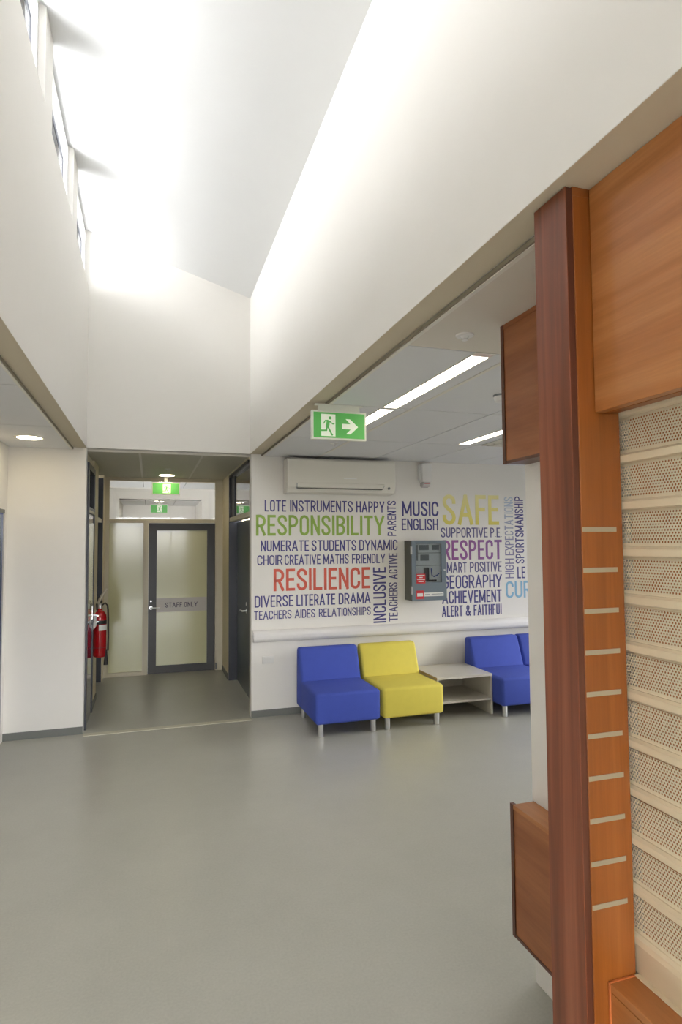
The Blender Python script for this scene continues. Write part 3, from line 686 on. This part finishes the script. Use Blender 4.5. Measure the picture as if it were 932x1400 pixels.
# ================================================================== CEILING FITTINGS
def linear_light(label, x0, x1, y0, y1, cap):
    o = thing('linear_light', label, 'ceiling light', ((x0+x1)/2, (y0+y1)/2, ZC), 'recessed linear lights')
    hx, hy = (x1-x0)/2, (y1-y0)/2
    MB().box(-hx-.008, -hx, -hy-.008, hy+.008, -.004, .0).box(hx, hx+.008, -hy-.008, hy+.008, -.004, 0).box(-hx, hx, -hy-.008, -hy, -.004, 0).box(-hx, hx, hy, hy+.008, -.004, 0).build('rim', M['trimw'], o, smooth=False)
    y = -hy
    if cap:
        MB().box(-hx, hx, -hy, -hy+.05, -.003, -.0005).build('end_cap', M['pinkcap'], o, smooth=False); y += .05
    MB().box(-hx, hx, y, hy, -.0015, -.0005).build('diffuser', M['lamp'], o, smooth=False)
    n = int((hy-y)/.05); lv = MB()
    for k in range(1, n): lv.box(-hx, hx, y+k*.05-.0015, y+k*.05+.0015, -.006, -.0015)
    lv.build('louvre', M['louvre'], o, smooth=False)
linear_light('long recessed strip light nearest the bulkhead', 1.475, 1.570, 2.50, 3.70, True)
linear_light('recessed strip light partly hidden behind the green exit sign', 1.475, 1.570, 3.76, 4.92, False)
linear_light('recessed strip light half hidden by the timber box', 2.705, 2.80, 3.76, 4.93, False)
def downlight(label, x, y, grp='round downlights'):
    o = thing('downlight', label, 'ceiling light', (x, y, ZC), grp)
    MB().lathe([(.115, -.004), (.118, -.002), (.118, -.0003)], n=36).build('rim', M['trimw'], o)
    MB().lathe([(.088, -.0065), (.096, -.004)], n=32).build('lens', M['down'], o)
downlight('round lit downlight in the low ceiling at far left', -.976, 5.585)
downlight('round lit downlight above the exit sign of the staff recess', .203, 8.22)
downlight('small lit downlight seen through the transom above the staff door', .169, 13.4)
def sprinkler(label, x, y):
    o = thing('sprinkler', label, 'sprinkler', (x, y, ZC), 'ceiling sprinklers')
    MB().lathe([(.038, -.006), (.040, -.003), (.040, -.0003)], n=24).build('rosette', M['plastic'], o)
    MB().lathe([(.008, -.018), (.014, -.014), (.020, -.006)], n=16).lathe([(.014, -.024), (.014, -.022)], n=16).build('head', M['plastic'], o)
    MB().lathe([(.005, -.022), (.005, -.017)], n=10).build('bulb', M['redlabel'], o, smooth=False)
sprinkler('ceiling sprinkler with red bulb nearest the timber box', 1.300, 2.30)
sprinkler('ceiling sprinkler behind and below the green exit sign', 1.588, 5.197)
sprinkler('ceiling sprinkler in the staff recess', .197, 7.52)
o = thing('smoke_detector', 'white smoke detector on the ceiling beside the timber box', 'detector', (2.06, 3.20, ZC))
MB().lathe([(.030, -.045), (.045, -.040), (.050, -.020), (.052, -.012)], n=28).build('chamber', M['plastic'], o)
MB().lathe([(.052, -.012), (.055, -.004), (.055, -.0003)], n=28).build('mounting_base', M['grey'], o)
o = thing('air_vent', 'square louvred ceiling vent beside the timber box', 'vent', (3.20, 4.66, ZC))
MB().box(-.26, .26, -.26, .26, -.002, -.0003).build('backing', M['dark'], o, smooth=False)
f = MB()
for k in range(6):
    a = .26-k*.042; b_ = a-.016
    f.box(-a, a, -a, -b_, -.012, -.002).box(-a, a, b_, a, -.012, -.002).box(-a, -b_, -b_, b_, -.012, -.002).box(b_, a, -b_, b_, -.012, -.002)
f.build('grille', M['trimw'], o, smooth=False)

# exit signs
def man(mb, X, Z, s, y0, y1):
    """running figure in a door: X,Z map fractions of the panel"""
    P = lambda v, y: (X(v[0]), y, Z(v[1]))
    def limb(pts, t):
        q = [(X(a), Z(b)) for a, b in pts]
        ribbon(mb.bm, q, 0, t, lambda v, y: (v[0], y, v[1]), y0, y1)
    n = 18; cx, cz, r = X(.62), Z(.83), s*.062
    vs = [mb.bm.verts.new((cx+r*math.cos(2*PI*k/n), y0, cz+r*math.sin(2*PI*k/n))) for k in range(n)]
    mb.bm.faces.new(vs)
    limb([(.50,.70),(.46,.54),(.42,.40)], s*.135)
    limb([(.56,.70),(.72,.60),(.82,.56),(.93,.57)], s*.042)
    limb([(.50,.72),(.28,.70),(.16,.56)], s*.042)
    limb([(.46,.44),(.60,.26),(.72,.10),(.80,.04)], s*.06)
    limb([(.40,.42),(.36,.26),(.08,.25),(-.10,.25)], s*.06)
def exit_sign(label, x, y, z, w, h, arrow, grp='green exit signs'):
    o = thing('exit_sign', label, 'sign', (x, y, z), grp)
    MB().box(-.012, w+.012, 0, .035, -.012, h+.012, .003, 2).build('housing', M['signbody'], o)
    ba, bb = (.04, .97) if arrow else (.38, .62)
    MB().box(w*(ba+.06), w*(bb-.06), .008, .028, h+.012, ZC-z-.0005).box(w*ba, w*bb, .002, .034, ZC-z-.008, ZC-z-.0005).build('bracket', M['signbody'], o, smooth=False)
    fc = MB().box(0, w, -.002, 0, 0, h).build('face', M['green'], o, smooth=False)
    a, b_ = (.145, .42) if arrow else (.38, .68)
    MB().box(w*a, w*b_, -.003, -.002, h*.06, h*.93).build('doorway_symbol', M['signwhite'], fc, smooth=False)
    mb = MB(); man(mb, lambda u: w*(a+(b_-a)*u), lambda v: h*(.06+.87*v), h, -.004, -.003)
    bmesh.ops.recalc_face_normals(mb.bm, faces=mb.bm.faces[:])
    mb.build('running_figure', M['green'], fc, smooth=False)
    if arrow:
        pp = [(.551,.42),(.551,.54-.04+.12),(.71,.62-.01),(.625,.80),(.71,.80),(.867,.47),(.72,.16),(.63,.16),(.72,.42)]
        pp = [(.551,.37),(.551,.575),(.715,.575),(.622,.77),(.708,.77),(.867,.47),(.715,.17),(.630,.17),(.722,.37)]
        MB().prism([(w*u, h*v) for u, v in pp], 'y', -.003, -.002).build('arrow', M['signwhite'], fc, smooth=False)
exit_sign('green exit sign with running figure and right arrow hung from the bulkhead', .996, 3.715, 2.443, .348, .165, True)
exit_sign('green exit sign hung in front of the staff door transom', .028, 8.43, 2.435, .34, .142, False)
exit_sign('small green exit sign seen through the staff door transom', .012, 13.0, 2.405, .32, .16, False)

# ================================================================== FIRE EXTINGUISHER
o = thing('fire_extinguisher', 'red fire extinguisher hung on the left side of the staff recess', 'fire extinguisher', (-.508, 7.03, .555))
MB().lathe([(.052, 0), (.063, .012), (.067, .03), (.067, .415), (.062, .45), (.046, .478), (.024, .492), (.020, .515)], n=32).build('cylinder', M['red'], o)
MB().lathe([(.0675, .10), (.068, .103), (.0675, .106)], n=32).build('seam_band', plain('dark_red_band', (110,10,16), .4), o)
MB().lathe([(.0685, .352), (.0685, .392)], n=32).build('strap', M['black'], o)
lb = MB()
for k in range(8):
    a0, a1 = math.radians(-95+k*12), math.radians(-95+(k+1)*12); r = .0682
    lb.bm.faces.new([lb.bm.verts.new(p) for p in ((r*math.cos(a0), r*math.sin(a0), .285), (r*math.cos(a1), r*math.sin(a1), .285), (r*math.cos(a1), r*math.sin(a1), .345), (r*math.cos(a0), r*math.sin(a0), .345))])
lb.build('label', M['whitelabel'], o)
MB().lathe([(.020, .515), (.024, .52), (.024, .56), (.016, .57)], n=20).build('valve', M['chrome'], o)
MB().tube([(-.02, -.005, .57), (.0, -.02, .62), (.045, -.03, .70), (.06, -.03, .73)], [.013, .016, .016, .013], 10).build('lever', plain('grey_lever', (206,198,180), .35, metal=.4), o)
MB().tube([(-.03, 0, .50), (-.034, 0, .56), (-.02, 0, .60), (.02, -.01, .585)], .011, 10).build('carry_handle', M['black'], o)
MB().tube([(.02, 0, .55), (.05, -.01, .575), (.074, -.02, .55), (.080, -.02, .50), (.083, 0, .40), (.084, .01, .20), (.082, .01, .06)], .009, 10).build('hose', M['black'], o)
MB().lathe([(.024, -.085), (.018, -.02), (.010, .08)], (.066, -.02, 0), 16).build('nozzle', M['black'], o)
MB().box(-.0695, -.0675, -.03, .03, .30, .42).box(-.068, -.01, -.074, -.0695, .375, .387).build('wall_bracket', M['chrome'], o, smooth=False)
MB().prism([(-.066, .36), (-.058, .30), (-.030, .34), (-.028, .45), (-.05, .47), (-.066, .44)], 'y', -.078, -.0765).build('inspection_tag', M['whitelabel'], o, smooth=False)
